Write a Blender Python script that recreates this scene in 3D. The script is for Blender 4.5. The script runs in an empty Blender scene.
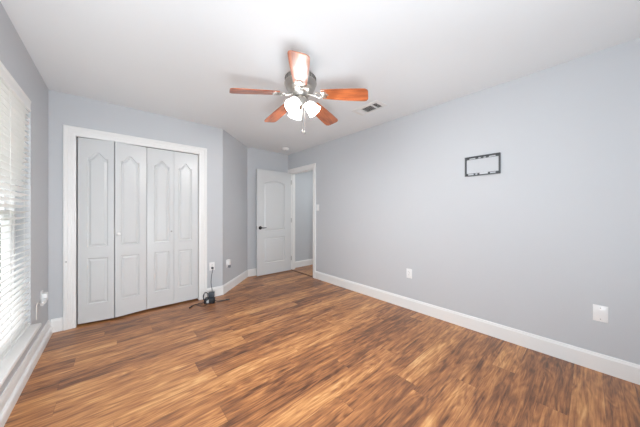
import bpy, bmesh, math, random
from mathutils import Vector, Matrix

# ------------------------------------------------------------------ camera, sky, exposure
S = bpy.context.scene
COL = S.collection
S.view_settings.view_transform = 'Standard'
S.view_settings.look = 'None'
S.view_settings.gamma = 1.0
S.view_settings.use_curve_mapping = False
S.view_settings.exposure = 0.49
S.cycles.max_bounces = 10
S.cycles.diffuse_bounces = 6
S.cycles.transparent_max_bounces = 12

cam_data = bpy.data.cameras.new('camera')
cam = bpy.data.objects.new('camera', cam_data)
COL.objects.link(cam)
cam.location = (0, 0, 1.205)
cam.rotation_euler = (math.radians(90), 0, math.radians(-40.99))
cam_data.sensor_width = 36
cam_data.sensor_fit = 'HORIZONTAL'
cam_data.lens = 235.15 * 36 / 640
cam_data.shift_y = -0.66 / 640
cam_data.clip_start = 0.02
S.camera = cam

SKY_STRENGTH = 2.1
BULB_STRENGTH = 720.0
SHADE_STRENGTH = 6.0
BOUNCE_POWER = 51.0
HALL_POWER = 8.5

world = bpy.data.worlds.new('overcast_sky')
S.world = world
world.use_nodes = True
bg = world.node_tree.nodes['Background']
bg.inputs['Color'].default_value = (0.93, 0.96, 1.0, 1)
bg.inputs['Strength'].default_value = SKY_STRENGTH


def area_light(name, loc, target, sx, sy, power, color=(1, 1, 1)):
    d = bpy.data.lights.new(name, 'AREA')
    d.shape = 'RECTANGLE'
    d.size, d.size_y, d.energy, d.color = sx, sy, power, color
    o = bpy.data.objects.new(name, d)
    COL.objects.link(o)
    o.location = loc
    o.rotation_euler = (Vector(target) - Vector(loc)).to_track_quat('-Z', 'Y').to_euler()
    return o


# unseen fill lights added: one aimed up at the ceiling, one in the hallway
area_light('ceiling_bounce_fill', (0.0, -0.36, 0.75), (0.95, 1.9, 2.44), 0.7, 0.7, BOUNCE_POWER, (0.92, 1.0, 1.05))
area_light('hallway_fill', (3.75, 3.3, 2.40), (3.75, 3.3, 0), 0.35, 0.35, HALL_POWER, (0.95, 1.0, 1.0))

# ------------------------------------------------------------------ room dimensions
XL, XR, YC, YB, H = -0.508, 2.783, 3.557, 4.2415, 2.44
XC, XB = 1.190, 1.872            # where the closet wall, the angled wall and the alcove wall meet
YR = -0.50                       # wall behind the camera
WIN = (1.96, 2.905, 0.325, 2.09)  # window hole in the left wall: y0, y1, z0, z1
CL = (-0.318, 0.872, 2.02)       # closet opening
DW = (3.392, 4.165, 2.045)       # doorway in the right wall
BBH = 0.135                      # baseboard height


# ------------------------------------------------------------------ materials
def srgb(r, g, b):
    f = lambda c: (c / 255 / 12.92) if c / 255 <= 0.04045 else ((c / 255 + 0.055) / 1.055) ** 2.4
    return (f(r), f(g), f(b), 1)


def new_mat(name, color, rough=0.5, metal=0.0, bump=0.0, bump_scale=200, var=0.0, var_scale=3.0, coat=0.0, spec=0.5):
    m = bpy.data.materials.new(name)
    m.use_nodes = True
    nt = m.node_tree
    b = nt.nodes['Principled BSDF']
    b.inputs['Base Color'].default_value = color
    b.inputs['Roughness'].default_value = rough
    b.inputs['Metallic'].default_value = metal
    b.inputs['Coat Weight'].default_value = coat
    b.inputs['Specular IOR Level'].default_value = spec
    tc = nt.nodes.new('ShaderNodeTexCoord')
    if var:
        n = nt.nodes.new('ShaderNodeTexNoise')
        n.inputs['Scale'].default_value = var_scale
        n.inputs['Detail'].default_value = 4
        nt.links.new(tc.outputs['Object'], n.inputs['Vector'])
        mx = nt.nodes.new('ShaderNodeMix')
        mx.data_type = 'RGBA'
        mx.inputs[6].default_value = tuple(c * (1 - var) for c in color[:3]) + (1,)
        mx.inputs[7].default_value = tuple(min(1, c * (1 + var)) for c in color[:3]) + (1,)
        nt.links.new(n.outputs['Fac'], mx.inputs[0])
        nt.links.new(mx.outputs[2], b.inputs['Base Color'])
    if bump:
        n = nt.nodes.new('ShaderNodeTexNoise')
        n.inputs['Scale'].default_value = bump_scale
        n.inputs['Detail'].default_value = 3
        nt.links.new(tc.outputs['Object'], n.inputs['Vector'])
        bp = nt.nodes.new('ShaderNodeBump')
        bp.inputs['Strength'].default_value = bump
        bp.inputs['Distance'].default_value = 0.002
        nt.links.new(n.outputs['Fac'], bp.inputs['Height'])
        nt.links.new(bp.outputs['Normal'], b.inputs['Normal'])
    return m


def emit_mat(name, color, strength, diffuse=None):
    m = bpy.data.materials.new(name)
    m.use_nodes = True
    b = m.node_tree.nodes['Principled BSDF']
    b.inputs['Base Color'].default_value = diffuse or color
    b.inputs['Roughness'].default_value = 0.35
    b.inputs['Emission Color'].default_value = color
    b.inputs['Emission Strength'].default_value = strength
    return m


def glass_mat(name):
    m = bpy.data.materials.new(name)
    m.use_nodes = True
    nt = m.node_tree
    nt.nodes.remove(nt.nodes['Principled BSDF'])
    out = nt.nodes['Material Output']
    tr = nt.nodes.new('ShaderNodeBsdfTransparent')
    gl = nt.nodes.new('ShaderNodeBsdfGlossy')
    gl.inputs['Roughness'].default_value = 0.02
    mix = nt.nodes.new('ShaderNodeMixShader')
    mix.inputs[0].default_value = 0.07
    nt.links.new(tr.outputs[0], mix.inputs[1])
    nt.links.new(gl.outputs[0], mix.inputs[2])
    nt.links.new(mix.outputs[0], out.inputs['Surface'])
    return m


def wood_floor():
    m = bpy.data.materials.new('laminate_planks')
    m.use_nodes = True
    nt = m.node_tree
    L = nt.links.new
    b = nt.nodes['Principled BSDF']

    def node(t, **k):
        n = nt.nodes.new(t)
        for a, v in k.items():
            setattr(n, a, v)
        return n

    def val(x, sock):
        if isinstance(x, (int, float)):
            sock.default_value = x
        else:
            L(x, sock)

    def mth(op, a, c=0.0, d=0.0):
        n = node('ShaderNodeMath', operation=op)
        val(a, n.inputs[0]); val(c, n.inputs[1]); val(d, n.inputs[2])
        return n.outputs[0]

    def vec(x, y, z):
        n = node('ShaderNodeCombineXYZ')
        val(x, n.inputs[0]); val(y, n.inputs[1]); val(z, n.inputs[2])
        return n.outputs[0]

    def noise(v, detail, rough, dist=0.0):
        n = node('ShaderNodeTexNoise')
        n.inputs['Scale'].default_value = 1.0
        n.inputs['Detail'].default_value = detail
        n.inputs['Roughness'].default_value = rough
        n.inputs['Distortion'].default_value = dist
        L(v, n.inputs['Vector'])
        return n.outputs['Fac']

    tc = node('ShaderNodeTexCoord')
    sep = node('ShaderNodeSeparateXYZ')
    L(tc.outputs['Object'], sep.inputs[0])
    x, y = sep.outputs[0], sep.outputs[1]
    yy = mth('DIVIDE', mth('SUBTRACT', y, 1.374), 0.1433)
    row = mth('FLOOR', yy)
    wn = node('ShaderNodeTexWhiteNoise', noise_dimensions='1D')
    L(mth('ADD', row, 31.7), wn.inputs['W'])
    xx = mth('DIVIDE', mth('ADD', x, mth('MULTIPLY', wn.outputs['Value'], 9.7)), 1.21)
    colm = mth('FLOOR', xx)
    wn2 = node('ShaderNodeTexWhiteNoise', noise_dimensions='2D')
    L(vec(row, colm, 0), wn2.inputs['Vector'])
    rnd = wn2.outputs['Value']
    sc = node('ShaderNodeSeparateColor')
    L(wn2.outputs['Color'], sc.inputs[0])
    r2 = sc.outputs[1]
    # long streaks, finer grain and cathedral figure, each plank with its own offset
    off = mth('MULTIPLY', rnd, 61.0)
    streak = noise(vec(mth('ADD', mth('MULTIPLY', x, 1.7), off), mth('MULTIPLY', y, 24.0), mth('MULTIPLY', r2, 40)), 5, 0.6, 1.0)
    fine = noise(vec(mth('ADD', mth('MULTIPLY', x, 6.5), off), mth('MULTIPLY', y, 130.0), off), 5, 0.65, 0.3)
    blot = noise(vec(mth('ADD', mth('MULTIPLY', x, 2.7), off), mth('MULTIPLY', y, 14.0), 3.3), 4, 0.6, 0.9)
    ring = mth('ABSOLUTE', mth('SUBTRACT', mth('FRACT', mth('MULTIPLY', noise(vec(mth('ADD', mth('MULTIPLY', x, 1.9), off), mth('MULTIPLY', y, 11.0), 7.7), 2, 0.4, 0.4), 8.0)), 0.5))
    vein = noise(vec(mth('ADD', mth('MULTIPLY', x, 2.2), off), mth('MULTIPLY', y, 52.0), 11.1), 3, 0.5, 1.0)
    vein = mth('MAXIMUM', mth('SUBTRACT', vein, 0.60), 0.0)
    t = mth('MULTIPLY', mth('SUBTRACT', streak, 0.5), 1.2)
    t = mth('ADD', t, mth('MULTIPLY', mth('SUBTRACT', fine, 0.5), 0.7))
    t = mth('ADD', t, mth('MULTIPLY', mth('SUBTRACT', blot, 0.5), 1.0))
    t = mth('ADD', t, mth('MULTIPLY', mth('SUBTRACT', ring, 0.25), 0.42))
    t = mth('ADD', t, mth('MULTIPLY', mth('SUBTRACT', rnd, 0.5), 0.36))
    t = mth('SUBTRACT', t, mth('MULTIPLY', vein, 2.0))
    vo = node('ShaderNodeTexVoronoi', voronoi_dimensions='2D')
    vo.inputs['Scale'].default_value = 1.0
    L(vec(mth('ADD', mth('MULTIPLY', x, 2.6), off), mth('MULTIPLY', y, 7.0), 0), vo.inputs['Vector'])
    knot = mth('MAXIMUM', mth('SUBTRACT', 0.13, vo.outputs['Distance']), 0.0)
    t = mth('SUBTRACT', t, mth('MULTIPLY', knot, 1.4))
    t = mth('ADD', t, 0.485)
    ramp = node('ShaderNodeValToRGB')
    cr = ramp.color_ramp
    cr.elements[0].position = 0.0
    cr.elements[0].color = srgb(92, 60, 42)
    cr.elements[1].position = 1.0
    cr.elements[1].color = srgb(226, 178, 122)
    for p, c in ((0.25, srgb(132, 86, 57)), (0.5, srgb(172, 115, 72)), (0.75, srgb(203, 145, 92))):
        e = cr.elements.new(p)
        e.color = c
    L(t, ramp.inputs[0])
    # seams
    fy = mth('FRACT', yy)
    fx = mth('FRACT', xx)
    sy = mth('LESS_THAN', mth('MINIMUM', fy, mth('SUBTRACT', 1.0, fy)), 0.008)
    sx = mth('LESS_THAN', mth('MINIMUM', fx, mth('SUBTRACT', 1.0, fx)), 0.0010)
    seam = mth('MAXIMUM', sy, sx)
    mx = node('ShaderNodeMix', data_type='RGBA')
    L(mth('MULTIPLY', seam, 0.35), mx.inputs[0])
    L(ramp.outputs[0], mx.inputs[6])
    mx.inputs[7].default_value = srgb(60, 38, 28)
    L(mx.outputs[2], b.inputs['Base Color'])
    L(mth('ADD', 0.25, mth('MULTIPLY', fine, 0.14)), b.inputs['Roughness'])
    b.inputs['Specular IOR Level'].default_value = 0.5
    bp = node('ShaderNodeBump')
    bp.inputs['Strength'].default_value = 0.25
    bp.inputs['Distance'].default_value = 0.0012
    L(mth('SUBTRACT', fine, mth('MULTIPLY', seam, 0.8)), bp.inputs['Height'])
    L(bp.outputs['Normal'], b.inputs['Normal'])
    return m


def wood_blade():
    m = bpy.data.materials.new('cherry_blade_wood')
    m.use_nodes = True
    nt = m.node_tree
    b = nt.nodes['Principled BSDF']
    tc = nt.nodes.new('ShaderNodeTexCoord')
    mp = nt.nodes.new('ShaderNodeMapping')
    mp.inputs['Scale'].default_value = (2.5, 38, 38)
    n = nt.nodes.new('ShaderNodeTexNoise')
    n.inputs['Scale'].default_value = 1.0
    n.inputs['Detail'].default_value = 5
    n.inputs['Distortion'].default_value = 0.6
    r = nt.nodes.new('ShaderNodeValToRGB')
    r.color_ramp.elements[0].position = 0.3
    r.color_ramp.elements[0].color = srgb(140, 70, 38)
    r.color_ramp.elements[1].position = 0.72
    r.color_ramp.elements[1].color = srgb(200, 114, 66)
    nt.links.new(tc.outputs['Object'], mp.inputs[0])
    nt.links.new(mp.outputs[0], n.inputs['Vector'])
    nt.links.new(n.outputs['Fac'], r.inputs[0])
    nt.links.new(r.outputs[0], b.inputs['Base Color'])
    b.inputs['Roughness'].default_value = 0.33
    b.inputs['Coat Weight'].default_value = 1.0
    b.inputs['Coat Roughness'].default_value = 0.13
    return m


M = dict(
    wall=new_mat('blue_grey_paint', (0.575, 0.592, 0.617, 1), 0.55, bump=0.12, bump_scale=260, var=0.012, var_scale=2.2, spec=0.35),
    ceiling=new_mat('flat_white_ceiling_paint', srgb(231, 234, 236), 0.85, bump=0.2, bump_scale=180, var=0.012, var_scale=3, spec=0.2),
    trim=new_mat('white_gloss_trim', srgb(238, 238, 237), 0.35, var=0.008, var_scale=8),
    door=new_mat('white_door_paint', srgb(213, 215, 216), 0.28, var=0.006, var_scale=9),
    floor=wood_floor(),
    strip=new_mat('brown_threshold', srgb(112, 74, 50), 0.45, var=0.15, var_scale=40),
    dark=new_mat('gap_shade', srgb(30, 30, 32), 0.8, var=0.1),  # near-black colour stands in for shade in the gap above the closet doors
    blade=wood_blade(),
    nickel=new_mat('brushed_nickel', srgb(186, 182, 176), 0.32, 1.0, var=0.05, var_scale=60),
    vent_slot=new_mat('motor_vent_shadow_grille', srgb(88, 86, 84), 0.45, 1.0, var=0.05),
    shade=emit_mat('lit_frosted_glass', (0.97, 0.99, 1.0, 1), SHADE_STRENGTH, (0.75, 0.75, 0.75, 1)),
    bulb=emit_mat('lit_bulb', (0.98, 0.98, 0.96, 1), BULB_STRENGTH),
    glass=glass_mat('window_glass'),
    vinyl=new_mat('white_vinyl', srgb(240, 240, 240), 0.4, var=0.006),
    slat=new_mat('white_blind_slat', srgb(240, 240, 238), 0.42, var=0.008, var_scale=6),
    cordw=new_mat('white_cord', srgb(228, 228, 224), 0.6, var=0.02),
    plate=new_mat('white_plastic_plate', srgb(240, 240, 240), 0.3, var=0.006),
    plate_dark=new_mat('socket_slot', srgb(66, 66, 68), 0.6, var=0.05),
    screw=new_mat('steel_screw', srgb(170, 170, 168), 0.35, 1.0, var=0.05),
    black=new_mat('black_plastic', srgb(38, 41, 46), 0.38, var=0.1, var_scale=30),
    charcoal=new_mat('charcoal_plastic', srgb(74, 79, 86), 0.42, var=0.08, var_scale=30),
    label=new_mat('pale_label', srgb(196, 200, 204), 0.5, var=0.03, var_scale=60),
    bronze=new_mat('dark_bronze_lever', srgb(38, 35, 34), 0.35, 0.7, var=0.1),
    mount=new_mat('grey_steel_bracket', srgb(84, 86, 89), 0.45, 0.5, var=0.08, var_scale=25),
    mount_light=new_mat('bright_steel_insert', srgb(208, 210, 213), 0.35, 0.3, var=0.04),
    vent=new_mat('white_register_metal', srgb(226, 225, 223), 0.45, var=0.01),
    duct=new_mat('duct_shade', srgb(84, 80, 76), 0.8, var=0.1),
    scent=new_mat('grey_scent_bottle', srgb(128, 132, 138), 0.25, var=0.08, var_scale=30),
    lawn=new_mat('outside_lawn', srgb(112, 118, 92), 0.95, var=0.25, var_scale=1.2),
    fence=new_mat('weathered_fence_wood', srgb(132, 126, 116), 0.9, var=0.15, var_scale=6),
)


# ------------------------------------------------------------------ mesh helpers
def box(bm, lo, hi, bevel=0.0, seg=2):
    lo, hi = Vector(lo), Vector(hi)
    r = bmesh.ops.create_cube(bm, size=1.0)
    c, s = (lo + hi) / 2, hi - lo
    for v in r['verts']:
        v.co = Vector((v.co.x * s.x, v.co.y * s.y, v.co.z * s.z)) + c
    if bevel:
        es = {e for v in r['verts'] for e in v.link_edges}
        bmesh.ops.bevel(bm, geom=list(es), offset=bevel, segments=seg, affect='EDGES', profile=0.5)
    return bm


def lathe(bm, prof, mat=Matrix(), seg=32):
    """prof: list of (r, z); closed with caps where r > 0 at the ends when asked by repeating r = 0."""
    rings = []
    for r, z in prof:
        if r < 1e-6:
            rings.append([bm.verts.new(mat @ Vector((0, 0, z)))])
        else:
            rings.append([bm.verts.new(mat @ Vector((r * math.cos(2 * math.pi * k / seg), r * math.sin(2 * math.pi * k / seg), z))) for k in range(seg)])
    for a, b in zip(rings, rings[1:]):
        for k in range(seg):
            j = (k + 1) % seg
            if len(a) == 1 and len(b) == 1:
                continue
            if len(a) == 1:
                bm.faces.new((a[0], b[j], b[k]))
            elif len(b) == 1:
                bm.faces.new((a[k], a[j], b[0]))
            else:
                bm.faces.new((a[k], a[j], b[j], b[k]))
    return bm


def frame_at(p, z, hint=Vector((0, 0, 1))):
    z = Vector(z).normalized()
    x = hint.cross(z)
    if x.length < 1e-4:
        x = Vector((1, 0, 0)).cross(z)
    x.normalize()
    y = z.cross(x)
    m = Matrix((x, y, z)).transposed().to_4x4()
    m.translation = Vector(p)
    return m


def smooth_path(pts, n=8):
    pts = [Vector(p) for p in pts]
    out = []
    for i in range(len(pts) - 1):
        p0, p1, p2, p3 = pts[max(i - 1, 0)], pts[i], pts[i + 1], pts[min(i + 2, len(pts) - 1)]
        for k in range(n):
            t = k / n
            out.append(0.5 * ((2 * p1) + (p2 - p0) * t + (2 * p0 - 5 * p1 + 4 * p2 - p3) * t * t + (-p0 + 3 * p1 - 3 * p2 + p3) * t ** 3))
    out.append(pts[-1])
    return out


def tube(bm, pts, r, seg=8, rz=None):
    pts = [Vector(p) for p in pts]
    rings = []
    up = Vector((0.123, 0.301, 0.94)).normalized()
    for i, p in enumerate(pts):
        d = (pts[min(i + 1, len(pts) - 1)] - pts[max(i - 1, 0)]).normalized()
        x = up.cross(d)
        if x.length < 1e-3:
            x = Vector((1, 0, 0)).cross(d)
        x.normalize()
        y = d.cross(x)
        rr = r(i / (len(pts) - 1)) if callable(r) else r
        rings.append([bm.verts.new(p + x * rr * math.cos(2 * math.pi * k / seg) + y * (rz or rr) * math.sin(2 * math.pi * k / seg)) for k in range(seg)])
    for a, b in zip(rings, rings[1:]):
        for k in range(seg):
            j = (k + 1) % seg
            bm.faces.new((a[k], a[j], b[j], b[k]))
    bm.faces.new(list(reversed(rings[0])))
    bm.faces.new(rings[-1])
    return bm


def prism(bm, poly, mat, depth):
    """poly: (x, y) list in the plane of mat; extruded along mat's z by depth."""
    a = [bm.verts.new(mat @ Vector((x, y, 0))) for x, y in poly]
    b = [bm.verts.new(mat @ Vector((x, y, depth))) for x, y in poly]
    n = len(poly)
    bm.faces.new(list(reversed(a)))
    bm.faces.new(b)
    for k in range(n):
        j = (k + 1) % n
        bm.faces.new((a[k], a[j], b[j], b[k]))
    return bm


def obj(name, bm, mat, parent=None, smooth=False, loc=None):
    bmesh.ops.recalc_face_normals(bm, faces=bm.faces[:])
    me = bpy.data.meshes.new(name)
    bm.to_mesh(me)
    bm.free()
    me.materials.append(M[mat])
    if smooth:
        for p in me.polygons:
            p.use_smooth = True
        try:
            me.set_sharp_from_angle(angle=math.radians(38))
        except Exception:
            pass
    o = bpy.data.objects.new(name, me)
    COL.objects.link(o)
    if parent:
        o.parent = parent
    if loc:
        o.location = loc
    return o


def BM():
    return bmesh.new()


def tag(o, label, cat, group=None, kind=None):
    o['label'] = label
    o['category'] = cat
    if group:
        o['group'] = group
    if kind:
        o['kind'] = kind
    return o


def thing(name, loc, label, cat, group=None, kind=None, rot=None):
    o = bpy.data.objects.new(name, None)
    o.empty_display_size = 0.1
    COL.objects.link(o)
    o.location = loc
    if rot is not None:
        o.rotation_euler = rot
    return tag(o, label, cat, group, kind)


def struct(name, bm, mat, label, cat):
    return tag(obj(name, bm, mat), label, cat, kind='structure')


# ------------------------------------------------------------------ floor, ceiling, walls
bm = BM()
box(bm, (-0.66, -0.62, -0.10), (4.62, 4.40, 0.0))
struct('floor', bm, 'floor', 'brown laminate wood plank floor of the room', 'floor')

bm = BM()
box(bm, (-0.66, -0.62, H), (4.62, 4.40, H + 0.10))
struct('ceiling', bm, 'ceiling', 'flat white painted ceiling above the room', 'ceiling')

bm = BM()   # left wall with the window hole
x0, x1 = XL - 0.14, XL
box(bm, (x0, YR, 0), (x1, WIN[0], H))
box(bm, (x0, WIN[1], 0), (x1, YB, H))
box(bm, (x0, WIN[0], 0), (x1, WIN[1], WIN[2] - 0.03))
box(bm, (x0, WIN[0], WIN[3]), (x1, WIN[1], H))
struct('wall_left', bm, 'wall', 'blue-grey painted wall around the window with blinds', 'wall')

bm = BM()   # closet wall with its opening
box(bm, (XL, YC, 0), (CL[0], YC + 0.11, H))
box(bm, (CL[1], YC, 0), (XC - 0.02, YC + 0.11, H))
box(bm, (CL[0], YC, CL[2]), (CL[1], YC + 0.11, H))
prism(bm, [(XC - 0.02, YC), (XC, YC), (XC - 0.02, YC + 0.11)], Matrix(), H)
struct('wall_closet', bm, 'wall', 'blue-grey painted wall around the bifold closet doors', 'wall')

bm = BM()   # closet back, hidden behind the doors
box(bm, (XL, YC + 0.56, 0), (1.62, YC + 0.66, H))
struct('wall_closet_back', bm, 'wall', 'wall at the back of the closet behind the bifold doors', 'wall')

bm = BM()   # 45 degree wall
n = 0.07
prism(bm, [(XC, YC), (XB, YB), (XB - n, YB + n), (XC - n, YC + n)], Matrix(), H)
struct('wall_angled', bm, 'wall', 'narrow diagonal blue-grey wall between closet and alcove', 'wall')

bm = BM()
box(bm, (XB - 0.05, YB, 0), (XR + 0.117, YB + 0.11, H))
struct('wall_back', bm, 'wall', 'blue-grey alcove wall behind the open white door', 'wall')

bm = BM()   # right wall with the doorway
x0, x1 = XR, XR + 0.117
box(bm, (x0, YR, 0), (x1, DW[0], H))
box(bm, (x0, DW[1], 0), (x1, YB, H))
box(bm, (x0, DW[0], DW[2]), (x1, DW[1], H))
struct('wall_right', bm, 'wall', 'long plain light blue-grey wall carrying the steel bracket', 'wall')

bm = BM()
box(bm, (XL - 0.14, YR - 0.11, 0), (XR + 0.117, YR, H))
struct('wall_rear', bm, 'wall', 'blue-grey wall behind the camera position', 'wall')

bm = BM()
box(bm, (XR + 0.117, 4.262, 0), (4.61, 4.37, H))
struct('wall_hall', bm, 'wall', 'grey hallway wall seen through the open doorway', 'wall')
bm = BM()
box(bm, (4.5, 2.5, 0), (4.61, 4.262, H))
struct('wall_hall_end', bm, 'wall', 'far end wall of the hallway outside the doorway', 'wall')
bm = BM()
box(bm, (XR + 0.117, 2.39, 0), (4.61, 2.5, H))
struct('wall_hall_side', bm, 'wall', 'side wall of the hallway outside the doorway', 'wall')


# ------------------------------------------------------------------ baseboards
def board_profile(t=0.015, h=BBH):
    return [(0, 0), (t, 0), (t, h - 0.022), (t - 0.004, h - 0.014), (t - 0.006, h - 0.004), (t - 0.009, h), (0, h)]


def run_profile(bm, prof, a, b, nrm, ma=0.0, mb=0.0):
    """sweep a (out, up) profile from a to b along a wall; ma / mb lengthen the outer edge for mitred ends."""
    a, b, nrm = Vector(a), Vector(b), Vector(nrm).normalized()
    d = (b - a).normalized()
    va = [bm.verts.new(a + nrm * o + Vector((0, 0, u)) - d * (ma * o)) for o, u in prof]
    vb = [bm.verts.new(b + nrm * o + Vector((0, 0, u)) + d * (mb * o)) for o, u in prof]
    k = len(prof)
    bm.faces.new(va)
    bm.faces.new(list(reversed(vb)))
    for i in range(k):
        j = (i + 1) % k
        bm.faces.new((va[i], vb[i], vb[j], va[j]))
    return bm


shoe = [(0, 0), (0.032, 0), (0.032, 0.045), (0.029, 0.058), (0.022, 0.066), (0.015, 0.068), (0.015, BBH - 0.022), (0.011, BBH - 0.012), (0.008, BBH), (0, BBH)]
bm = run_profile(BM(), shoe, (XL, YR, 0), (XL, YC, 0), (1, 0, 0))
struct('baseboard_left', bm, 'trim', 'white two-step baseboard below the window', 'baseboard')
bm = run_profile(BM(), board_profile(), (XL + 0.016, YC, 0), (CL[0] - 0.092, YC, 0), (0, -1, 0))
struct('baseboard_closet_corner', bm, 'trim', 'short white baseboard between window wall and closet casing', 'baseboard')
t = math.tan(math.radians(22.5))
bm = run_profile(BM(), board_profile(), (CL[1] + 0.101, YC, 0), (XC, YC, 0), (0, -1, 0), 0, t)
run_profile(bm, board_profile(), (XC, YC, 0), (XB, YB, 0), (1, -1, 0), t, -t)
struct('baseboard_angled', bm, 'trim', 'white baseboard turning from the closet onto the diagonal wall', 'baseboard')
bm = run_profile(BM(), board_profile(), (XB, YB, 0), (XR, YB, 0), (0, -1, 0), -t, 0)
struct('baseboard_back', bm, 'trim', 'white baseboard behind the open white door', 'baseboard')
bm = run_profile(BM(), board_profile(), (XR, YR, 0), (XR, DW[0] - 0.078, 0), (-1, 0, 0))
struct('baseboard_right', bm, 'trim', 'long white baseboard along the right wall', 'baseboard')
bm = run_profile(BM(), board_profile(), (XR + 0.117, 4.262, 0), (4.5, 4.262, 0), (0, -1, 0))
struct('baseboard_hall', bm, 'trim', 'white baseboard in the hallway beyond the doorway', 'baseboard')


# ------------------------------------------------------------------ casings
def casing(bm, w, left, right, top, to_world, wr=None):
    """mitred door casing round an opening; profile steps across its width; to_world(u, out, z)."""
    prof = [(0, 0), (0, 0.010), (0.12, 0.013), (0.30, 0.013), (0.34, 0.016), (0.62, 0.016), (0.68, 0.020), (0.93, 0.020), (1, 0.014), (1, 0)]
    wr = wr or w
    rows = []
    for f, o in prof:
        rows.append([bm.verts.new(to_world(*p)) for p in ((left - w * f, o, 0), (left - w * f, o, top + w * f), (right + wr * f, o, top + w * f), (right + wr * f, o, 0))])
    k = len(prof)
    for i in range(k):
        a, b = rows[i], rows[(i + 1) % k]
        for s in range(3):
            bm.faces.new((a[s], a[s + 1], b[s + 1], b[s]))
    bm.faces.new([r[0] for r in rows])
    bm.faces.new([r[3] for r in reversed(rows)])
    return bm


bm = casing(BM(), 0.091, CL[0], CL[1], CL[2], lambda u, o, z: Vector((u, YC - o, z)), 0.100)
# jamb lining
box(bm, (CL[0], YC, 0), (CL[0] + 0.004, YC + 0.11, CL[2]))
box(bm, (CL[1] - 0.004, YC, 0), (CL[1], YC + 0.11, CL[2]))
box(bm, (CL[0], YC, CL[2] - 0.004), (CL[1], YC + 0.11, CL[2]))
c1 = struct('trim_1', bm, 'trim', 'wide white moulded casing round the closet doors', 'trim')
bm = BM()
lathe(bm, [(0, 0.003), (0.005, 0.003), (0.005, 0)], frame_at((-0.385, YC - 0.0195, 0.70), (0, -1, 0)), 12)
obj('screw_hole', bm, 'plate_dark', c1)

bm = casing(BM(), 0.076, DW[0], DW[1], DW[2], lambda u, o, z: Vector((XR - o, u, z)), 0.072)
x0, x1 = XR - 0.004, XR + 0.121
box(bm, (x0, DW[0], 0), (x1, DW[0] + 0.012, DW[2]))
box(bm, (x0, DW[1] - 0.012, 0), (x1, DW[1], DW[2]))
box(bm, (x0, DW[0], DW[2] - 0.012), (x1, DW[1], DW[2]))
# door stops
box(bm, (XR + 0.045, DW[0] + 0.012, 0), (XR + 0.075, DW[0] + 0.022, DW[2] - 0.012))
box(bm, (XR + 0.045, DW[1] - 0.022, 0), (XR + 0.075, DW[1] - 0.012, DW[2] - 0.012))
box(bm, (XR + 0.045, DW[0] + 0.012, DW[2] - 0.022), (XR + 0.075, DW[1] - 0.012, DW[2] - 0.012))
struct('trim_2', bm, 'trim', 'white casing and jamb of the open doorway', 'trim')

bm = prism(BM(), [(-0.022, 0), (0.022, 0), (0.014, 0.007), (-0.014, 0.007)], frame_at((XR + 0.02, DW[0] + 0.012, 0.0), (0, 1, 0)) , DW[1] - DW[0] - 0.024)
o = struct('trim_3', bm, 'strip', 'dark brown threshold strip on the floor of the doorway', 'trim')


# ------------------------------------------------------------------ panel doors
def offset_poly(poly, d):
    """inset a counter-clockwise polygon by d."""
    n = len(poly)
    out = []
    for i in range(n):
        p0, p1, p2 = Vector(poly[i - 1]), Vector(poly[i]), Vector(poly[(i + 1) % n])
        e1, e2 = (p1 - p0).normalized(), (p2 - p1).normalized()
        n1, n2 = Vector((-e1.y, e1.x)), Vector((-e2.y, e2.x))
        m = n1 + n2
        m = m / max(m.dot(n1), 0.35)
        out.append(p1 + m * d)
    return out


def rect_panel(x0, x1, z0, z1):
    return [(x0, z0), (x1, z0), (x1, z1), (x0, z1)]


def arch_panel(x0, x1, z0, z1, rise, flat, n=18, peak=1.0, bow=False):
    pts = [(x0, z0), (x1, z0)]
    w = x1 - x0
    for k in range(n + 1):
        u = 1 - k / n
        if u < flat or u > 1 - flat:
            r = 0.0
        else:
            s = (u - flat) / (1 - 2 * flat)
            r = (0.5 - 0.5 * math.cos(2 * math.pi * s)) ** peak
        if bow:
            r = 1 - (2 * u - 1) ** 2
        pts.append((x0 + w * u, z1 + rise * r))
    return pts


PROFILE = ((0.0, 0.0), (0.003, 0.006), (0.008, 0.011), (0.015, 0.011), (0.032, 0.002))


def slab(bm, w, z0, z1, thick, panels, mat, both=False):
    """a door slab, local x across, z up, front at y = 0 facing -y, moulded raised panels."""
    def side(y0, sgn):
        outer = [bm.verts.new(mat @ Vector(p)) for p in ((0, y0, z0), (w, y0, z0), (w, y0, z1), (0, y0, z1))]
        edges = [bm.edges.new((outer[i], outer[(i + 1) % 4])) for i in range(4)]
        if panels:
            for poly in panels:
                loops = []
                for d, dep in PROFILE:
                    loops.append([bm.verts.new(mat @ Vector((p[0], y0 + sgn * dep, p[1]))) for p in offset_poly(poly, d)])
                k = len(poly)
                edges += [bm.edges.new((loops[0][i], loops[0][(i + 1) % k])) for i in range(k)]
                for a, b in zip(loops, loops[1:]):
                    for i in range(k):
                        j = (i + 1) % k
                        bm.faces.new((a[i], a[j], b[j], b[i]))
                bm.faces.new(loops[-1])
        bmesh.ops.triangle_fill(bm, use_beauty=True, use_dissolve=False, edges=edges)
        return outer
    a = side(0.0, 1)
    if both:
        b = side(thick, -1)
    else:
        b = [bm.verts.new(mat @ Vector(p)) for p in ((0, thick, z0), (w, thick, z0), (w, thick, z1), (0, thick, z1))]
        bm.faces.new(b)
    for i in range(4):
        j = (i + 1) % 4
        bm.faces.new((a[i], a[j], b[j], b[i]))
    return bm


# closet bifold doors: each pair is one thing of two leaves
LZ0, LZ1, LT = 0.022, 2.008, 0.030


def leaf_panels(w, wide_left):
    a, b = (0.072, 0.050) if wide_left else (0.050, 0.072)
    return [rect_panel(a, w - b, 0.215, 0.712), arch_panel(a, w - b, 0.833, 1.800, 0.066, 0.10, 20, 0.8)]


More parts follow.
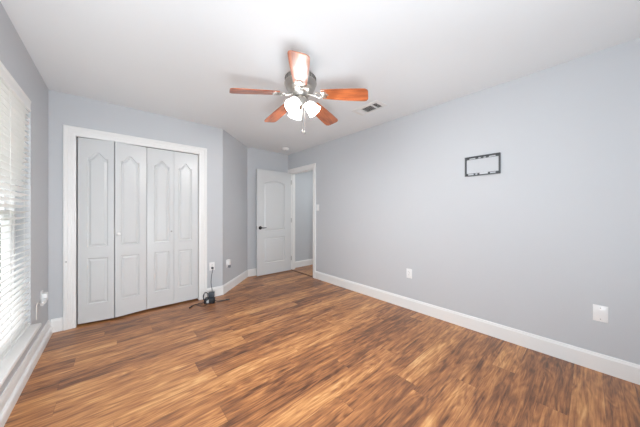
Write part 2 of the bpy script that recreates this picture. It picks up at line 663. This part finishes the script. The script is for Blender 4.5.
def bifold(name, xs, fold, label, knob):
    """xs: outer-left and outer-right hinge x; fold: how far the middle hinge stands out into the room."""
    root = thing(name, (xs[0], YC + 0.014, 0), label, 'closet door', kind='structure')
    half = (xs[1] - xs[0]) / 2
    ang = math.asin(fold / half) if fold else 0
    w = half / math.cos(ang) - (0.005 if fold else 0.0015)
    m1 = Matrix.Rotation(-ang, 4, 'Z')
    m2 = Matrix.Translation((2 * half, 0, 0)) @ Matrix.Rotation(ang, 4, 'Z') @ Matrix.Translation((-w, 0, 0))
    leaves = []
    for m, wide in ((m1, True), (m2, False)):
        leaves.append(obj('leaf', slab(BM(), w, LZ0, LZ1, LT, leaf_panels(w, wide), m), 'door', root))
    # pivots and hinges keep the leaves together
    for z in (0.25, 1.0, 1.8):
        bm = BM()
        p = m1 @ Vector((w, LT, z))
        lathe(bm, [(0, -0.035), (0.004, -0.035), (0.004, 0.035), (0, 0.035)], Matrix.Translation(p), 10)
        obj('hinge', bm, 'nickel', root, True)
    if knob == 'white':
        bm = lathe(BM(), [(0, 0), (0.009, 0), (0.008, 0.010), (0.016, 0.018), (0.018, 0.025), (0.013, 0.032), (0, 0.034)], m2 @ frame_at((0.026, 0, 0.965), (0, -1, 0)), 20)
        k = obj('knob', bm, 'plate', root, True)
    else:
        bm = lathe(BM(), [(0, 0), (0.010, 0), (0.010, 0.003), (0.005, 0.006), (0, 0.006)], m1 @ frame_at((w - 0.026, 0, 0.965), (0, -1, 0)), 16)
        k = obj('knob_screw', bm, 'screw', root, True)
        k['label'] = 'small grey screw where the knob is missing'
    return root


bifold('door_2', (-0.304, 0.286), 0.050, 'white bifold closet door pair folded slightly open, nearest the window', 'white')
bifold('door_3', (0.290, 0.860), 0.0, 'closed white bifold closet door pair beside the power cord', 'screw')

bm = BM()
box(bm, (CL[0] + 0.006, YC + 0.022, CL[2] - 0.016), (CL[1] - 0.006, YC + 0.046, CL[2] - 0.004))
struct('trim_4', bm, 'dark', 'track above the bifold closet doors, coloured dark for shade in the gap', 'track')

# hinged room door, opened flat in front of the alcove wall
DWID, DTH = 0.765, 0.035
root = thing('door_1', (2.008, 4.112, 0), 'white two-panel hinged door standing open before the alcove wall', 'door', kind='structure')
pan = [rect_panel(0.142, 0.612, 0.236, 0.722), arch_panel(0.142, 0.612, 0.858, 1.780, 0.058, 0.0, 24, 1.0, True)]
obj('door_panel', slab(BM(), DWID, 0.012, 2.035, DTH, pan, Matrix(), True), 'door', root)
# lever set
bm = BM()
lathe(bm, [(0, 0), (0.033, 0), (0.033, 0.006), (0.026, 0.010), (0.012, 0.012), (0.011, 0.040), (0, 0.042)], frame_at((0.062, 0, 0.92), (0, -1, 0)), 24)
tube(bm, smooth_path([(0.062, -0.038, 0.92), (0.078, -0.042, 0.92), (0.11, -0.042, 0.917), (0.15, -0.040, 0.919), (0.172, -0.036, 0.922)]), lambda t: 0.010 - 0.003 * t, 10)
lv = obj('lever_handle', bm, 'bronze', root, True)
lv['label'] = 'dark bronze lever on a round rose'
bm = BM()
lathe(bm, [(0, 0), (0.033, 0), (0.033, 0.006), (0.026, 0.010), (0.012, 0.012), (0.011, 0.040), (0, 0.042)], frame_at((0.062, DTH, 0.92), (0, 1, 0)), 24)
tube(bm, smooth_path([(0.062, DTH + 0.036, 0.92), (0.078, DTH + 0.040, 0.92), (0.11, DTH + 0.042, 0.917), (0.165, DTH + 0.040, 0.92)]), lambda t: 0.010 - 0.003 * t, 10)
obj('lever_handle', bm, 'screw', root, True)['label'] = 'paler lever on the far side of the door'
bm = BM()
box(bm, (-0.003, 0.006, 0.885), (0.001, DTH - 0.006, 0.955), 0.001)
box(bm, (-0.016, 0.009, 0.908), (-0.002, DTH - 0.011, 0.930), 0.002)
obj('latch_plate', bm, 'screw', root)
for z in (0.26, 1.05, 1.84):
    bm = BM()
    lathe(bm, [(0, -0.045), (0.0065, -0.045), (0.0065, 0.045), (0, 0.045)], Matrix.Translation((DWID + 0.001, -0.004, z)), 12)
    box(bm, (DWID - 0.001, 0.0, z - 0.044), (DWID + 0.002, DTH - 0.004, z + 0.044))
    obj('hinge', bm, 'screw', root, True)

# ------------------------------------------------------------------ window and blind
wx0, wx1 = XL - 0.135, XL - 0.085       # sash depth range
ym = WIN[1] - 0.0
win = thing('window_1', (XL - 0.11, (WIN[0] + WIN[1]) / 2, WIN[2]), 'white double-hung window behind the blinds in the left wall', 'window', kind='structure')
ox, oy, oz = win.location


def rel(v):
    return (v[0] - ox, v[1] - oy, v[2] - oz)


def rbox(bm, lo, hi, bev=0.0):
    return box(bm, rel(lo), rel(hi), bev)


bm = BM()   # outer frame
f = 0.035
rbox(bm, (wx0, WIN[0], WIN[2]), (wx1 + 0.01, WIN[0] + f, WIN[3]))
rbox(bm, (wx0, WIN[1] - f, WIN[2]), (wx1 + 0.01, WIN[1], WIN[3]))
rbox(bm, (wx0, WIN[0] + f, WIN[3] - f), (wx1 + 0.01, WIN[1] - f, WIN[3]))
rbox(bm, (wx0, WIN[0] + f, WIN[2]), (wx1 + 0.01, WIN[1] - f, WIN[2] + f))
obj('window_frame', bm, 'vinyl', win)
for ya, yb in ((WIN[0] + f, WIN[1] - f),):
    for za, zb, xa, xb in ((WIN[2] + f, 1.225, wx0 + 0.026, wx1), (1.185, WIN[3] - f, wx0 + 0.002, wx0 + 0.024)):
        bm = BM()
        g = 0.042
        rbox(bm, (xa, ya, za), (xb, ya + g, zb))
        rbox(bm, (xa, yb - g, za), (xb, yb, zb))
        rbox(bm, (xa, ya + g, za), (xb, yb - g, za + g))
        rbox(bm, (xa, ya + g, zb - g), (xb, yb - g, zb))
        sash = obj('sash', bm, 'vinyl', win)
        bm = BM()
        xm = (xa + xb) / 2
        rbox(bm, (xm - 0.002, ya + g - 0.005, za + g - 0.005), (xm + 0.002, yb - g + 0.005, zb - g + 0.005))
        obj('pane', bm, 'glass', sash)
bm = BM()   # stool
rbox(bm, (wx1 + 0.01, WIN[0], WIN[2] - 0.03), (XL, WIN[1], WIN[2]))
rbox(bm, (XL - 0.004, WIN[0] - 0.03, WIN[2] - 0.03), (XL + 0.058, WIN[1] - 0.005, WIN[2]), 0.007)
obj('window_sill', bm, 'trim', win, True)

# blind
BY0, BY1 = WIN[0] + 0.006, WIN[1] - 0.008
bl = thing('window_blind', (XL - 0.035, (BY0 + BY1) / 2, WIN[2] + 0.01), 'white two-inch slat blind with valance covering the window above the sill', 'blind')
ox, oy, oz = bl.location
bm = BM()
rbox(bm, (XL - 0.064, BY0, 2.045), (XL - 0.008, BY1, WIN[3] - 0.002), 0.002)
obj('headrail', bm, 'vinyl', bl)
bm = BM()
prof = [(0, 0), (0.010, 0.003), (0.013, 0.012), (0.009, 0.022), (0.009, 0.064), (0.013, 0.074), (0.013, 0.084), (0, 0.087)]
va = [bm.verts.new(rel((XL - 0.006 + a, BY0, 1.997 + b))) for a, b in prof]
vb = [bm.verts.new(rel((XL - 0.006 + a, BY1 - 0.008, 1.997 + b))) for a, b in prof]
bm.faces.new(va)
bm.faces.new(list(reversed(vb)))
for i in range(len(prof)):
    j = (i + 1) % len(prof)
    bm.faces.new((va[i], vb[i], vb[j], va[j]))
obj('valance', bm, 'slat', bl)
bm = BM()
tilt = math.radians(20)
pitch = (2.02 - WIN[2] - 0.030) / 39
zs = 2.02
while zs > WIN[2] + 0.025:
    pa, pb = [], []
    for k in range(5):     # slightly crowned slat
        u = (k / 4 - 0.5) * 0.050
        cr = 0.0022 * (1 - (2 * k / 4 - 1) ** 2)
        x = XL - 0.026 + u * math.cos(tilt)
        z = zs + u * math.sin(tilt) + cr
        pa.append((x, z))
    poly = pa + [(x, z - 0.0028) for x, z in reversed(pa)]
    va = [bm.verts.new(rel((x, BY0 + 0.004, z))) for x, z in poly]
    vb = [bm.verts.new(rel((x, BY1 - 0.004, z))) for x, z in poly]
    bm.faces.new(va)
    bm.faces.new(list(reversed(vb)))
    for i in range(len(poly)):
        j = (i + 1) % len(poly)
        bm.faces.new((va[i], vb[i], vb[j], va[j]))
    zs -= pitch
obj('slats', bm, 'slat', bl)
bm = BM()
rbox(bm, (XL - 0.052, BY0 + 0.004, WIN[2] + 0.002), (XL + 0.000, BY1 - 0.004, WIN[2] + 0.017), 0.003)
obj('bottom_rail', bm, 'slat', bl)
for y in (BY0 + 0.15, (BY0 + BY1) / 2, BY1 - 0.17):
    for x in (XL - 0.052, XL + 0.001):
        bm = tube(BM(), [rel((x, y, WIN[2] + 0.012)), rel((x, y, 2.05))], 0.0011, 6)
        obj('ladder_cord', bm, 'cordw', bl)

# ------------------------------------------------------------------ outside the window
bm = BM()
box(bm, (-40, -30, -0.45), (-0.70, 60, -0.35))
struct('outside_ground', bm, 'lawn', 'dull green lawn outside the window', 'ground')
fen = thing('garden_fence', (-5.2, 6, -0.35), 'weathered grey board fence outside, behind the blinds', 'fence')
bm = BM()
for k in range(150):
    y = -9 + k * 0.145
    box(bm, (-0.01, y, 0.04), (0.01, y + 0.135, 1.62 + 0.008 * math.sin(k * 2.3)))
obj('fence_boards', bm, 'fence', fen)
for z in (0.35, 1.3):
    bm = box(BM(), (-0.05, -9, z), (-0.01, 12.75, z + 0.09))
    obj('rail', bm, 'fence', fen)
for k in range(10):
    bm = box(BM(), (-0.14, -9 + k * 2.4, 0), (-0.05, -8.91 + k * 2.4, 1.5))
    obj('post', bm, 'fence', fen)

# ------------------------------------------------------------------ ceiling fan
FX, FY = 1.137, 1.55
fan = thing('ceiling_fan', (FX, FY, H), 'five-blade ceiling fan with cherry blades, nickel motor and lit shades', 'ceiling fan')
Z = lambda z: z - H
bm = lathe(BM(), [(0, 0), (0.068, 0), (0.068, -0.012), (0.060, -0.035), (0.040, -0.056), (0.020, -0.062), (0, -0.062)])
obj('canopy', bm, 'nickel', fan, True)
bm = lathe(BM(), [(0, -0.05), (0.0125, -0.05), (0.0125, Z(2.325)), (0, Z(2.325))], seg=16)
obj('downrod', bm, 'nickel', fan, True)
bm = lathe(BM(), [(0, Z(2.348)), (0.028, Z(2.348)), (0.032, Z(2.338)), (0.075, Z(2.330)), (0.108, Z(2.318)), (0.122, Z(2.300)), (0.126, Z(2.282)), (0.126, Z(2.262)),
                   (0.131, Z(2.257)), (0.131, Z(2.249)), (0.126, Z(2.244)), (0.123, Z(2.230)), (0.117, Z(2.216)), (0.109, Z(2.208)), (0.109, Z(2.203)), (0.104, Z(2.200)), (0.095, Z(2.188)), (0.084, Z(2.181)), (0.084, Z(2.176)), (0.078, Z(2.173)), (0.070, Z(2.160)), (0.062, Z(2.150)), (0.060, Z(2.140)), (0, Z(2.138))], seg=48)
mh = obj('motor_housing', bm, 'nickel', fan, True)
bm = BM()   # cooling slots round the shoulder; darker metal carries the shaded upper band
for k in range(40):
    a = 2 * math.pi * k / 40
    m = Matrix.Rotation(a, 4, 'Z')
    r = bmesh.ops.create_cube(bm, size=1.0)
    for v in r['verts']:
        v.co = m @ Vector((0.1215 + v.co.x * 0.012, v.co.y * 0.007, Z(2.281) + v.co.z * 0.030))
obj('cooling_slots', bm, 'vent_slot', mh)
bm = lathe(BM(), [(0, Z(2.140)), (0.045, Z(2.140)), (0.052, Z(2.128)), (0.054, Z(2.095)), (0.050, Z(2.075)), (0.040, Z(2.062)), (0.022, Z(2.052)), (0.010, Z(2.045)), (0.006, Z(2.036)), (0, Z(2.034))], seg=32)
sh = obj('switch_housing', bm, 'nickel', fan, True)

# blades
BLZ, R0, R1, PITCH = Z(2.170), 0.180, 0.545, math.radians(-12)
DROOPS = [math.radians(v) for v in (3.4, 8.0, 7.0, 7.0, 8.0)]


def blade_outline():
    up, n = [], 10
    for k in range(n + 1):
        t = k / n
        up.append((R0 + (R1 - 0.032 - R0) * t, 0.051 + 0.017 * math.sin(t * math.pi / 2)))
    tip = [(R1 - 0.032 + 0.032 * math.sin(a), 0.036 + 0.032 * math.cos(a)) for a in [math.pi / 2 * k / 6 for k in range(1, 7)]]
    half = up + tip
    return half + [(x, -y) for x, y in reversed(half)]


BA0 = 4.058
for k in range(5):
    a = BA0 + k * 2 * math.pi / 5
    br = bpy.data.objects.new('blade_arm', None)
    bm = BM()
    mp = Matrix.Translation((0, 0, BLZ)) @ Matrix.Rotation(DROOPS[k], 4, 'Y') @ Matrix.Rotation(PITCH, 4, 'X')
    blade = obj('fan_blade', prism(BM(), blade_outline(), mp @ Matrix.Translation((0, 0, 0.0)), 0.006), 'blade', fan)
    blade.rotation_euler = (0, 0, a)
    # iron: neck from the motor, open ring, three-lobed plate under the blade
    bm = BM()
    tube(bm, smooth_path([(0.060, 0, Z(2.166)), (0.085, 0, Z(2.158)), (0.112, 0, Z(2.150)), (0.128, 0, Z(2.145))]), 0.009, 10)
    ring = []
    for q in range(25):
        b = 2 * math.pi * q / 24
        ring.append(mp @ Vector((0.152 + 0.024 * math.cos(b), 0.030 * math.sin(b), -0.005)))
    tube(bm, ring, 0.0055, 8)
    prism(bm, [(0.172, -0.016), (0.176, -0.030), (0.196, -0.038), (0.214, -0.034), (0.216, -0.024), (0.205, -0.014), (0.222, -0.010), (0.236, 0.0), (0.222, 0.010),
               (0.205, 0.014), (0.216, 0.024), (0.214, 0.034), (0.196, 0.038), (0.176, 0.030), (0.172, 0.016)], mp @ Matrix.Translation((0, 0, -0.006)), 0.005)
    for x, y in ((0.206, -0.028), (0.206, 0.028), (0.224, 0)):
        lathe(bm, [(0, -0.0095), (0.004, -0.009), (0.005, -0.006), (0, -0.006)], mp @ Matrix.Translation((x, y, 0)), 10)
    obj('blade_bracket', bm, 'nickel', blade, True)

# light kit: three bell shades
yaw = math.radians(-40.99)
Rv, Fv = Vector((math.cos(yaw), math.sin(yaw), 0)), Vector((-math.sin(yaw), math.cos(yaw), 0))
for ang in (0, 120, 240):
    a = math.radians(ang)
    out = Rv * math.cos(a) + Fv * math.sin(a)
    ax = (out * math.sin(math.radians(40)) + Vector((0, 0, -1)) * math.cos(math.radians(40))).normalized()
    p = out * 0.052 + Vector((0, 0, Z(2.104)))
    m = frame_at(p, ax)
    bm = BM()
    tube(bm, smooth_path([out * 0.032 + Vector((0, 0, Z(2.120))), out * 0.044 + Vector((0, 0, Z(2.116))), p]), 0.010, 10)
    lathe(bm, [(0, -0.006), (0.016, -0.006), (0.026, 0.000), (0.027, 0.020), (0.0, 0.020)], m, 20)
    arm = obj('lamp_holder', bm, 'nickel', fan, True)
    bm = BM()
    outer = [(0.024, 0.010), (0.030, 0.016), (0.040, 0.030), (0.046, 0.050), (0.048, 0.072), (0.053, 0.090), (0.059, 0.103)]
    inner = [(r - 0.003, z) for r, z in reversed(outer)]
    lathe(bm, outer + inner + [outer[0]], m, 28)
    obj('lamp_shade', bm, 'shade', fan, True)
    bm = lathe(BM(), [(0, 0.020), (0.013, 0.022), (0.014, 0.034), (0.024, 0.052), (0.029, 0.068), (0.026, 0.084), (0.015, 0.094), (0, 0.097)], m, 20)
    obj('bulb', bm, 'bulb', fan, True)
for dx, zend in ((0.018, 1.846), (0.036, 1.838)):
    q = Rv * dx + Fv * -0.04
    bm = tube(BM(), [(q.x, q.y, Z(2.085)), (q.x, q.y, Z(zend + 0.02))], 0.0019, 6)
    ch = obj('pull_chain', bm, 'nickel', fan)
    bm = lathe(BM(), [(0, 0.026), (0.003, 0.024), (0.006, 0.014), (0.0085, 0.006), (0.006, -0.003), (0, -0.006)], Matrix.Translation((q.x, q.y, Z(zend))), 14)
    obj('fob', bm, 'nickel', ch, True)

# ------------------------------------------------------------------ ceiling register and smoke detector
vt = thing('air_register', (2.257, 1.712, H), 'white three-way air register on the ceiling near the fan', 'vent')
bm = BM()
hx, hy = 0.098, 0.187


def vframe(bm, x0, x1, y0, y1, ix0, ix1, iy0, iy1, z0, z1):
    o = [(x0, y0), (x1, y0), (x1, y1), (x0, y1)]
    i = [(ix0, iy0), (ix1, iy0), (ix1, iy1), (ix0, iy1)]
    a = [bm.verts.new((x, y, 0)) for x, y in o]
    b = [bm.verts.new((x * 0.985, y * 0.99, z0)) for x, y in o]
    c = [bm.verts.new((x, y, z1)) for x, y in i]
    d = [bm.verts.new((x, y, 0)) for x, y in i]
    for p, q in ((a, b), (b, c), (c, d)):
        for k in range(4):
            j = (k + 1) % 4
            bm.faces.new((p[k], p[j], q[j], q[k]))


vframe(bm, -hx, hx, -hy, hy, -0.066, 0.066, -0.144, 0.144, -0.006, -0.012)
for y in (-0.072, 0.080):
    box(bm, (-0.066, y - 0.006, -0.013), (0.066, y + 0.006, -0.002))
obj('register_frame', bm, 'vent', vt)
bm = box(BM(), (-0.067, -0.145, -0.0015), (0.067, 0.145, -0.0005))  # dark plate stands in for the shade of a recess above the louvers
obj('duct_backing', bm, 'duct', vt)


def louver(bm, x0, x1, y0, y1, along, tilt, n):
    for k in range(n):
        t = (k + 0.5) / n
        if along == 'x':
            m = Matrix.Translation(((x0 + x1) / 2, y0 + (y1 - y0) * t, -0.0075)) @ Matrix.Rotation(tilt, 4, 'X')
            s = ((x1 - x0), 0.012, 0.001)
        else:
            m = Matrix.Translation((x0 + (x1 - x0) * t, (y0 + y1) / 2, -0.0075)) @ Matrix.Rotation(tilt, 4, 'Y')
            s = (0.012, (y1 - y0), 0.001)
        r = bmesh.ops.create_cube(bm, size=1.0)
        for v in r['verts']:
            v.co = m @ Vector((v.co.x * s[0], v.co.y * s[1], v.co.z * s[2]))


for y0, y1, al, tl, n in ((-0.144, -0.079, 'x', 0.72, 5), (-0.065, 0.073, 'y', -0.62, 9), (0.087, 0.144, 'x', -0.55, 5)):
    bm = BM()
    louver(bm, -0.066, 0.066, y0, y1, al, tl, n)
    obj('louvers', bm, 'vent', vt)

sd = thing('smoke_detector', (2.455, 3.83, H), 'round white smoke detector on the ceiling above the open door', 'smoke detector')
bm = lathe(BM(), [(0, 0), (0.066, 0), (0.067, -0.010), (0.060, -0.016), (0.060, -0.022), (0.052, -0.034), (0.030, -0.040), (0, -0.041)], seg=36)
obj('detector_body', bm, 'plate', sd, True)
bm = BM()
for k in range(20):
    a = 2 * math.pi * k / 20
    m = Matrix.Rotation(a, 4, 'Z')
    r = bmesh.ops.create_cube(bm, size=1.0)
    for v in r['verts']:
        v.co = m @ Vector((0.0595 + v.co.x * 0.003, v.co.y * 0.010, -0.019 + v.co.z * 0.004))
obj('sensor_slots', bm, 'plate_dark', sd)
bm = lathe(BM(), [(0, -0.045), (0.006, -0.044), (0.008, -0.040), (0, -0.040)], seg=16)
obj('test_button', bm, 'label', sd, True)


# ------------------------------------------------------------------ outlets, plates and switch
def plate_rot(nrm):
    """local x across the wall, z up, y into the wall, so the plate faces -y."""
    nrm = Vector(nrm)
    return (0, 0, math.atan2(-nrm.y, -nrm.x) - math.pi / 2)


def cover(root, w=0.072, h=0.116):
    bm = box(BM(), (-w / 2, -0.006, -h / 2), (w / 2, 0, h / 2), 0.0025)
    return obj('cover_plate', bm, 'plate', root, True)


def screw(root, x, z, y=-0.006):
    bm = lathe(BM(), [(0, 0.0015), (0.0025, 0.0012), (0.0036, 0), (0, 0)], Matrix.Translation((x, y, z)) @ Matrix.Rotation(math.pi / 2, 4, 'X'), 12)
    obj('screw', bm, 'screw', root, True)


def receptacle(root, z):
    bm = BM()
    pts = []
    for k in range(24):
        a = 2 * math.pi * k / 24
        pts.append((0.0172 * math.cos(a), max(-0.0138, min(0.0138, 0.0172 * math.sin(a)))))
    prism(bm, pts, Matrix.Translation((0, -0.005, z)) @ Matrix.Rotation(math.pi / 2, 4, 'X'), 0.0035)
    face = obj('receptacle', bm, 'plate', root, True)
    bm = BM()
    box(bm, (-0.0075, -0.0089, z - 0.001), (-0.0052, -0.008, z + 0.008))
    box(bm, (0.0052, -0.0089, z - 0.001), (0.0075, -0.008, z + 0.007))
    lathe(bm, [(0, 0.0004), (0.0026, 0.0004), (0.0026, 0)], Matrix.Translation((0, -0.0085, z - 0.008)) @ Matrix.Rotation(math.pi / 2, 4, 'X'), 10)
    obj('slots', bm, 'plate_dark', face)


def outlet(loc, nrm, label, recs=(0.0195, -0.0195)):
    root = thing('wall_outlet', loc, label, 'outlet', group='wall outlets', rot=plate_rot(nrm))
    cover(root)
    for z in recs:
        receptacle(root, z)
    screw(root, 0, 0)
    return root


outlet((XR, 1.493, 0.444), (-1, 0, 0), 'white duplex outlet with nothing plugged in, on the long plain wall')
outlet((1.040, YC, 0.440), (0, -1, 0), 'white outlet beside the closet casing with a black cord plugged in')
d45 = Vector((1, -1, 0)).normalized()
pa = Vector((1.292, 1.292 - XC + YC, 0.430))
outlet(pa, d45, 'white outlet on the diagonal wall behind a plugged-in air freshener')
outlet((XL, 3.262, 0.440), (1, 0, 0), 'white outlet on the window wall behind a white adapter')

bp = thing('blank_plate', (XR, -0.049, 0.440), 'white blank cover plate low on the plain wall, farther from the doorway than the outlet', 'cover plate', rot=plate_rot((-1, 0, 0)))
cover(bp, 0.076, 0.123)
screw(bp, 0, 0.042)
screw(bp, 0, -0.042)

sw = thing('light_switch', (XR, 3.262, 1.30), 'white light switch on the wall beside the doorway casing', 'light switch', rot=plate_rot((-1, 0, 0)))
cover(sw)
bm = BM()
prism(bm, [(-0.016, -0.033), (0.016, -0.033), (0.016, 0.033), (-0.016, 0.033)], Matrix.Translation((0, -0.0055, 0)) @ Matrix.Rotation(math.pi / 2, 4, 'X'), 0.003)
obj('rocker', bm, 'vinyl', sw)
screw(sw, 0, 0.048)
screw(sw, 0, -0.048)

# air freshener plugged into the outlet of the diagonal wall
af = thing('air_freshener', pa + d45 * 0.0085 + Vector((0, 0, -0.012)), 'white plug-in air freshener with grey bottle on the diagonal wall', 'air freshener', rot=plate_rot(d45))
bm = BM()
box(bm, (-0.024, -0.040, -0.012), (0.024, 0.0, 0.070), 0.010, 3)
obj('warmer_body', bm, 'plate', af, True)
bm = lathe(BM(), [(0, -0.052), (0.017, -0.052), (0.020, -0.048), (0.020, -0.022), (0.012, -0.014), (0.010, -0.008), (0, -0.008)], Matrix.Translation((0.004, -0.024, 0)), 20)
obj('scent_bottle', bm, 'scent', af, True)

# white adapter plugged into the outlet of the window wall, its cord dropping beside the window
wa = thing('wall_adapter', (XL + 0.0085, 3.262, 0.440), 'white plug-in adapter with cord on the wall between window and closet', 'adapter')
bm = BM()
box(bm, (0.0, -0.028, -0.034), (0.030, 0.028, 0.036), 0.006, 3)
obj('adapter_body', bm, 'plate', wa, True)
bm = BM()
box(bm, (0.004, -0.075, -0.044), (0.030, -0.027, -0.004), 0.005, 2)
box(bm, (0.008, -0.150, -0.040), (0.026, -0.074, -0.010), 0.004, 2)
obj('plug', bm, 'plate', wa, True)
bm = tube(BM(), smooth_path([(0.022, -0.148, -0.026), (0.016, -0.20, -0.006), (0.010, -0.245, 0.014), (0.006, -0.262, -0.01), (0.006, -0.265, -0.06), (0.006, -0.262, -0.115)]), 0.003, 8)
obj('cord', bm, 'cordw', wa, True)

# ------------------------------------------------------------------ TV bracket on the right wall
tb = thing('wall_bracket', (XR, 0.716, 1.683), 'dark grey steel rectangular screen bracket mounted on the plain wall', 'bracket', rot=plate_rot((-1, 0, 0)))
W, HH = 0.302, 0.197
bm = BM()   # upper rail: lip and a row of slots below it
y0, y1 = -0.012, 0.0
box(bm, (-W / 2, -0.022, HH / 2 - 0.009), (W / 2, 0, HH / 2), 0.001)


def slotted(bm, z0, z1, cuts):
    """flat bar with rectangular slots left open."""
    e = 0.0035
    box(bm, (-W / 2, -0.004, z1 - e), (W / 2, 0, z1))
    box(bm, (-W / 2, -0.004, z0), (W / 2, 0, z0 + e))
    x = -W / 2
    for a, b in cuts:
        box(bm, (x, -0.004, z0 + e), (a, 0, z1 - e))
        x = b
    box(bm, (x, -0.004, z0 + e), (W / 2, 0, z1 - e))


slotted(bm, HH / 2 - 0.028, HH / 2 - 0.009, ((-0.112, -0.058), (-0.032, -0.012), (0.012, 0.032), (0.058, 0.112)))
obj('top_rail', bm, 'mount', tb)
bm = BM()
slotted(bm, -HH / 2 + 0.006, -HH / 2 + 0.027, ((-0.124, -0.074), (-0.058, -0.040), (0.066, 0.112)))
box(bm, (-W / 2, -0.020, -HH / 2), (W / 2, 0, -HH / 2 + 0.006), 0.001)
obj('bottom_rail', bm, 'mount', tb)
bm = box(BM(), (-0.020, -0.010, -HH / 2 + 0.009), (0.050, -0.004, -HH / 2 + 0.026), 0.002)
lv = obj('level_insert', bm, 'mount_light', tb)
lv['label'] = 'bright insert in the middle of the bottom rail'
for s in (-1, 1):
    xa, xb = sorted((s * W / 2, s * (W / 2 - 0.013)))
    bm = box(BM(), (xa, -0.016, -HH / 2), (xb, 0, HH / 2), 0.001)
    obj('upright', bm, 'mount', tb)

# ------------------------------------------------------------------ power adapter with cords on the floor
PX, PY = 0.950, 3.345
pw = thing('power_adapter', (PX, PY, 0), 'black power adapter with tangled cords on floor by the closet casing', 'power adapter')
rot = Matrix.Rotation(math.radians(-30), 4, 'Z')


def rotbox(lo, hi, bev, yaw_deg=-30, mat='black', name='brick', at=(0, 0, 0)):
    bm = box(BM(), lo, hi, bev, 3)
    bmesh.ops.transform(bm, matrix=Matrix.Translation(at) @ Matrix.Rotation(math.radians(yaw_deg), 4, 'Z'), verts=bm.verts[:])
    return obj(name, bm, mat, pw, True)


b1 = rotbox((-0.062, -0.040, 0.0), (0.062, 0.040, 0.068), 0.009)
b2 = rotbox((-0.036, -0.030, 0.0), (0.036, 0.030, 0.066), 0.007, -24, 'charcoal', 'brick', (0.030, 0.020, 0.067))
b2['label'] = 'charcoal upper brick'
bm = box(BM(), (-0.030, -0.0412, 0.014), (0.000, -0.0395, 0.056), 0.0005, 1)
bmesh.ops.transform(bm, matrix=rot, verts=bm.verts[:])
obj('label', bm, 'label', b1).name = 'rating_label'
# upright coil leaning on the left of the brick
for k, (r, w) in enumerate(((0.052, 0.030), (0.046, 0.026), (0.049, 0.034))):
    pts = []
    for q in range(33):
        a = 2 * math.pi * q / 32
        pts.append((Rv * (-0.040 + 0.008 * k + w * math.cos(a)) + Fv * (-0.036 - 0.006 * k + 0.012 * math.sin(a)) + Vector((0, 0, 0.098 + r * math.sin(a)))))
    bm = tube(BM(), pts, 0.0033, 8)
    obj('cord_coil', bm, 'charcoal' if k == 1 else 'black', pw, True)


def cord(pts, r, mat='black', name='cord'):
    bm = tube(BM(), smooth_path([Vector(p) for p in pts]), r, 8)
    return obj(name, bm, mat, pw, True)


# cord up to the outlet, and its plug
ux, uy, uz = 1.040 - PX, YC - 0.0085 - PY, 0.4205
cord([(0.040, 0.028, 0.130), (0.047, 0.060, 0.16), (0.050, 0.110, 0.23), (0.068, 0.150, 0.32), (0.086, 0.165, 0.385), (0.094, 0.170, uz - 0.012), (ux + 0.002, uy - 0.032, uz - 0.002)], 0.0045, 'charcoal')
bm = box(BM(), (ux - 0.013, uy - 0.034, uz - 0.013), (ux + 0.013, uy, uz + 0.013), 0.005, 2)
obj('plug', bm, 'charcoal', pw, True)
# floor cords
cord([(-0.055, 0.01, 0.03), (-0.09, 0.02, 0.012), (-0.14, 0.045, 0.006), (-0.185, 0.035, 0.006), (-0.215, 0.005, 0.006)], 0.0042)
bm = tube(BM(), [Vector((-0.210, 0.010, 0.0085)), Vector((-0.222, -0.004, 0.0085)), Vector((-0.246, -0.030, 0.0085))], 0.0085, 10)
obj('plug', bm, 'black', pw, True)
cord([(-0.04, -0.05, 0.02), (-0.075, -0.085, 0.006), (-0.105, -0.07, 0.005), (-0.15, 0.02, 0.005), (-0.10, 0.075, 0.005), (-0.05, 0.05, 0.02)], 0.0026, 'charcoal')
cord([(0.055, -0.015, 0.03), (0.085, -0.03, 0.010), (0.13, -0.04, 0.007), (0.175, -0.05, 0.007), (0.205, -0.055, 0.007)], 0.0052)
bm = tube(BM(), [Vector((0.195, -0.054, 0.009)), Vector((0.215, -0.058, 0.009)), Vector((0.240, -0.066, 0.009))], 0.0088, 10)
obj('plug', bm, 'black', pw, True)
